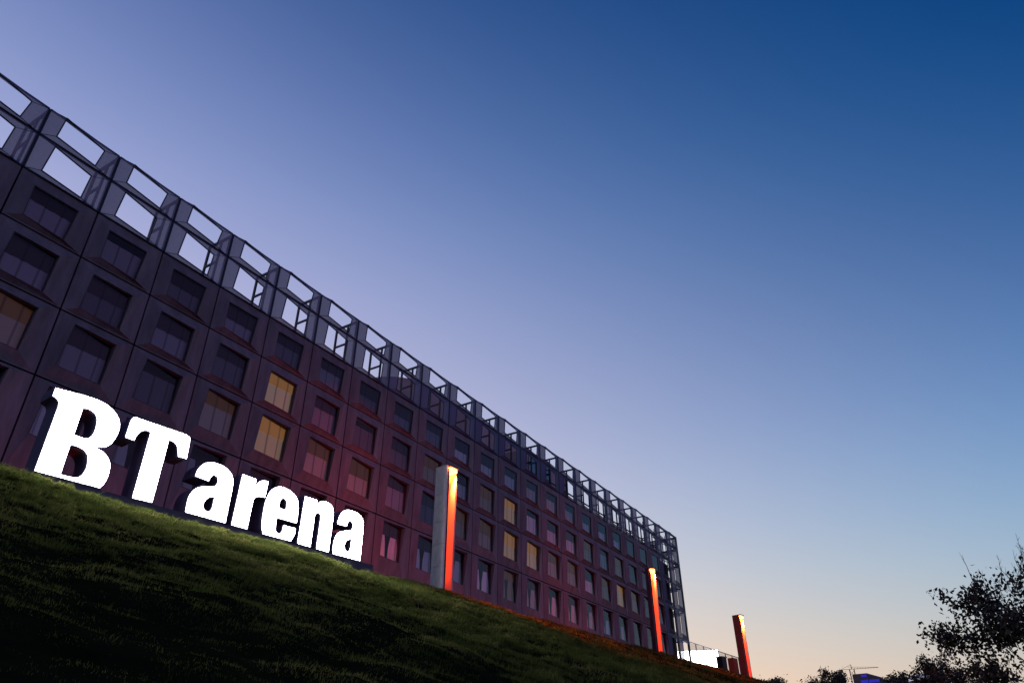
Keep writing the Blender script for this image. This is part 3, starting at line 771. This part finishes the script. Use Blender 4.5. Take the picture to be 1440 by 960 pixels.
# ------------------------------------------------------------------ trees
def make_tree(name, loc, height, radius, label, trunk_h=.3, leaves=6000, leaf=.13, seed=1, bare=0, matl='leaf', droop=0.0, squash=1.0, group=None, levels=3):
    r_ = random.Random(seed); nr = np.random.default_rng(seed)
    t = empty(name, loc, 0, label, 'tree', group)
    wood = MB(); tips = []
    def limb(p, d, ln, rad, lev):
        n = 5; pts = [Vector(p)]; rr = [rad]
        d = Vector(d).normalized()
        for k in range(n):
            d = (d+Vector((r_.uniform(-.2, .2), r_.uniform(-.2, .2), r_.uniform(-.08, .16)-droop*(lev > 0)*.3))).normalized()
            pts.append(pts[-1]+d*(ln/n)); rr.append(rad*(1-.72*(k+1)/n))
        wood.tube(pts, rr, 6 if lev < 2 else 4)
        if lev >= levels:
            tips.append([pts[i] for i in range(1, n+1)]); return
        nb = r_.randint(4, 6) if lev else 9
        for b in range(nb):
            f = r_.uniform(.3, 1.0) if lev else r_.uniform(trunk_h, 1.0)
            i = min(int(f*n), n-1); q = pts[i].lerp(pts[i+1], f*n-i)
            a = r_.uniform(0, 2*math.pi); up = r_.uniform(.05, .85)
            side = Vector((math.cos(a), math.sin(a), 0))
            nd = (side*1.0+d*.55+Vector((0, 0, up*(.9-droop)))).normalized()
            limb(q, nd, ln*r_.uniform(.45, .72) if lev else radius*r_.uniform(.55, .85), max(rr[i]*.55, .012), lev+1)
        if lev: tips.append([pts[-1], pts[-2]])
    limb((0, 0, -.3), (r_.uniform(-.08, .08), r_.uniform(-.08, .08), 1), height*.8, height*.026, 0)
    # bare twigs standing out of the crown
    allt = [p for tp in tips for p in tp]
    for _ in range(bare):
        p = Vector(r_.choice(sorted(allt, key=lambda v: -v.z)[:max(6, len(allt)//5)]))
        d = Vector((r_.uniform(-.5, .5), r_.uniform(-.5, .5), 1.0)).normalized(); q = p.copy(); pts = [q.copy()]
        for k in range(5):
            d = (d+Vector((r_.uniform(-.25, .25), r_.uniform(-.25, .25), .05))).normalized(); q = q+d*r_.uniform(.22, .42); pts.append(q.copy())
        wood.tube(pts, [.022, .018, .014, .011, .008, .005], 4)
        for k in range(1, 5):
            e = (d+Vector((r_.uniform(-.9, .9), r_.uniform(-.9, .9), .2))).normalized()
            wood.tube([pts[k], pts[k]+e*r_.uniform(.2, .45)], [.009, .004], 4)
    wood.build('trunk', M['bark'], t, smooth=True)
    # leaves clustered along the twigs, with clumps dense and thin
    segs = []
    for tp in tips:
        wgt = r_.choice((.15, .5, 1.0, 1.3, 1.7))
        for p in tp: segs.append((p, wgt))
    P = np.array([tuple(p) for p, _ in segs]); wgt = np.array([w_ for _, w_ in segs]); wgt /= wgt.sum()
    idx = nr.choice(len(P), leaves, p=wgt)
    ctr = P[idx]+nr.normal(0, leaf*1.9, (leaves, 3))*.75
    ctr[:, 2] -= nr.uniform(0, 1, leaves)*leaf
    a = nr.normal(0, 1, (leaves, 3)); a[:, 2] -= .5; a /= np.linalg.norm(a, axis=1)[:, None]
    b = np.cross(a, nr.normal(0, 1, (leaves, 3))); b /= np.linalg.norm(b, axis=1)[:, None]+1e-9
    sz = nr.uniform(.6, 1.25, leaves)[:, None]*leaf
    cc = np.cross(a, b)
    v = np.stack([ctr-a*sz*.6, ctr+b*sz*.34+cc*sz*.08, ctr+a*sz*.65, ctr-b*sz*.34+cc*sz*.08], 1).astype(np.float32)
    me = bpy.data.meshes.new('crown'); n = leaves
    me.vertices.add(n*4); me.vertices.foreach_set('co', v.ravel())
    me.loops.add(n*4); me.loops.foreach_set('vertex_index', np.arange(n*4, dtype=np.int32))
    me.polygons.add(n); me.polygons.foreach_set('loop_start', np.arange(0, n*4, 4, dtype=np.int32))
    me.update(calc_edges=True); me.materials.append(M[matl])
    o = bpy.data.objects.new('crown', me); COL.objects.link(o); o.parent = t
    return t

make_tree('broadleaf_tree', (33.8, -33.5, on_ground(33.8, -33.5)), 6.6, 5.8, 'big dark broadleaf tree with bare twigs at its top, at the right edge', leaves=20000, leaf=.19, trunk_h=.06, droop=.12, seed=24, bare=34)
def gz(x, y): return on_ground(x, y)
far = [
 # x, y, top z, radius, kind, seed, label
 (138.8, 3.2, 2.0, 3.6, 'round', 31, 'low round dark tree just right of where the bank ends'),
 (138.5, -1.2, 2.6, 3.0, 'round', 32, 'dark tree, second from the end of the bank'),
 (138.0, -4.8, 2.2, 3.4, 'round', 33, 'broad dark tree, third from the end of the bank'),
 (130.2, -8.6, 3.4, 2.4, 'droop', 34, 'drooping narrow tree in front of the blue lit building'),
 (111.0, -20.2, -1.4, 2.2, 'round', 35, 'small round tree between the blue lit building and the pale dome'),
 (62.0, -26.9, -6.1, 3.0, 'round', 36, 'dark bushy tree left of the big tree at the right edge'),
 (58.4, -29.2, -6.9, 3.6, 'round', 37, 'dark bushy tree hidden partly behind the big right edge tree'),
]
for (x, y, zt, rad, kind, sd, lab) in far:
    zb = gz(x, y); h = zt-zb
    make_tree('distant_tree', (x, y, zb), h, rad, lab, leaves=6000, leaf=.3 if x > 80 else .17, seed=sd, matl='leaf_far', droop=.6 if kind == 'droop' else 0.1, group='trees low on the horizon', levels=2)

# blue lit building far away
zb = gz(209, -3)
bb = empty('distant_building', (211, -3.0, zb), R(-10), 'far stepped building lit blue along its floors behind the drooping tree', 'building')
M['far_wall'] = mat('far_wall', (0.08, 0.07, 0.10), 0.8)
M['blue_light'] = mat('blue_light', (0.05, 0.05, 0.5), 0.5, emit=((0.05, 0.03, 1.0), 0.26))
zt = 8.7-zb
mb = MB(); mb.box(-4, 8, -.6, 3.0, -.5, zt); mb.build('upper_block', M['far_wall'], bb)
mb = MB(); mb.box(-4, 8, -3.4, -.61, -.5, zt-1.3); mb.build('lower_block', M['far_wall'], bb)
for (y0, y1, z0, z1) in ((-.5, .9, zt-.8, zt-.3), (-3.3, -.7, zt-2.2, zt-1.55), (-.5, 1.2, zt-2.4, zt-1.5)):
    mb = MB(); mb.box(-4.06, -4.004, y0, y1, z0, z1); mb.build('lit_band', M['blue_light'], bb)

# tower crane on the skyline
zb = gz(232, 6)
cr = empty('tower_crane', (232, 4.0, zb), R(-88), 'thin tower crane with a horizontal jib on the skyline above the drooping tree', 'crane')
zt = 12.7-zb
mb = MB()
for i, j in ((-.6, -.6), (.6, -.6), (.6, .6), (-.6, .6)): mb.bar((i, j, 0), (i, j, zt), .12)
k = 0
while k < zt-1.3:
    mb.bar((-.6, -.6, k), (.6, -.6, k+1.2), .07); mb.bar((.6, .6, k), (-.6, .6, k+1.2), .07); k += 1.2
mb.build('mast', M['steel'], cr)
mb = MB(); mb.bar((-3, 0, zt), (7, 0, zt), .1); mb.bar((-1, 0, zt+.6), (7, 0, zt+.08), .06); mb.bar((0, 0, zt), (0, 0, zt+1.2), .16); mb.bar((0, 0, zt+1.2), (-3, 0, zt), .06)
for k in range(10): mb.bar((k*.7, 0, zt), (k*.7+.35, 0, zt+.55-k*.05), .05)
mb.build('jib', M['steel'], cr)
mb = MB(); mb.box(-3.2, -2.4, -.3, .3, zt-.8, zt); mb.build('counterweight', M['far_wall'], cr)

# pale dome
zb = gz(101.2, -22.6)
dm = empty('dome_tent', (101.2, -22.7, zb), 0, 'small pale domed roof glowing faintly between the distant trees', 'tent')
mb = MB(); rad = 1.5; hz = -3.2-zb
for i in range(16):
    a0, a1 = 2*math.pi*i/16, 2*math.pi*(i+1)/16
    for k in range(5):
        e0, e1 = R(90*k/5), R(90*(k+1)/5)
        f = lambda a, e: (rad*math.cos(a)*math.cos(e), rad*math.sin(a)*math.cos(e), hz-.9+.9*math.sin(e))
        mb.quad(f(a0, e0), f(a1, e0), f(a1, e1), f(a0, e1))
M['dome'] = mat('pale_membrane', (0.7, 0.72, 0.75), 0.6, emit=((.8, .85, 1), .35))  # faint glow put into the membrane itself
mb.build('roof', M['dome'], dm)
mb = MB()
n = 16
for i in range(n):
    a0, a1 = 2*math.pi*i/n, 2*math.pi*(i+1)/n
    mb.quad((rad*.98*math.cos(a0), rad*.98*math.sin(a0), -.2), (rad*.98*math.cos(a1), rad*.98*math.sin(a1), -.2), (rad*.98*math.cos(a1), rad*.98*math.sin(a1), hz-.9), (rad*.98*math.cos(a0), rad*.98*math.sin(a0), hz-.9))
mb.build('wall', M['far_wall'], dm)

# ------------------------------------------------------------------ render settings
scene.render.engine = 'CYCLES'
scene.view_settings.view_transform = 'Standard'
scene.view_settings.look = 'None'
scene.view_settings.exposure = 0
scene.view_settings.gamma = 1
scene.cycles.use_denoising = True
scene.cycles.max_bounces = 6
scene.cycles.transparent_max_bounces = 16
scene.cycles.sample_clamp_indirect = 4
scene.cycles.caustics_reflective = False; scene.cycles.caustics_refractive = False
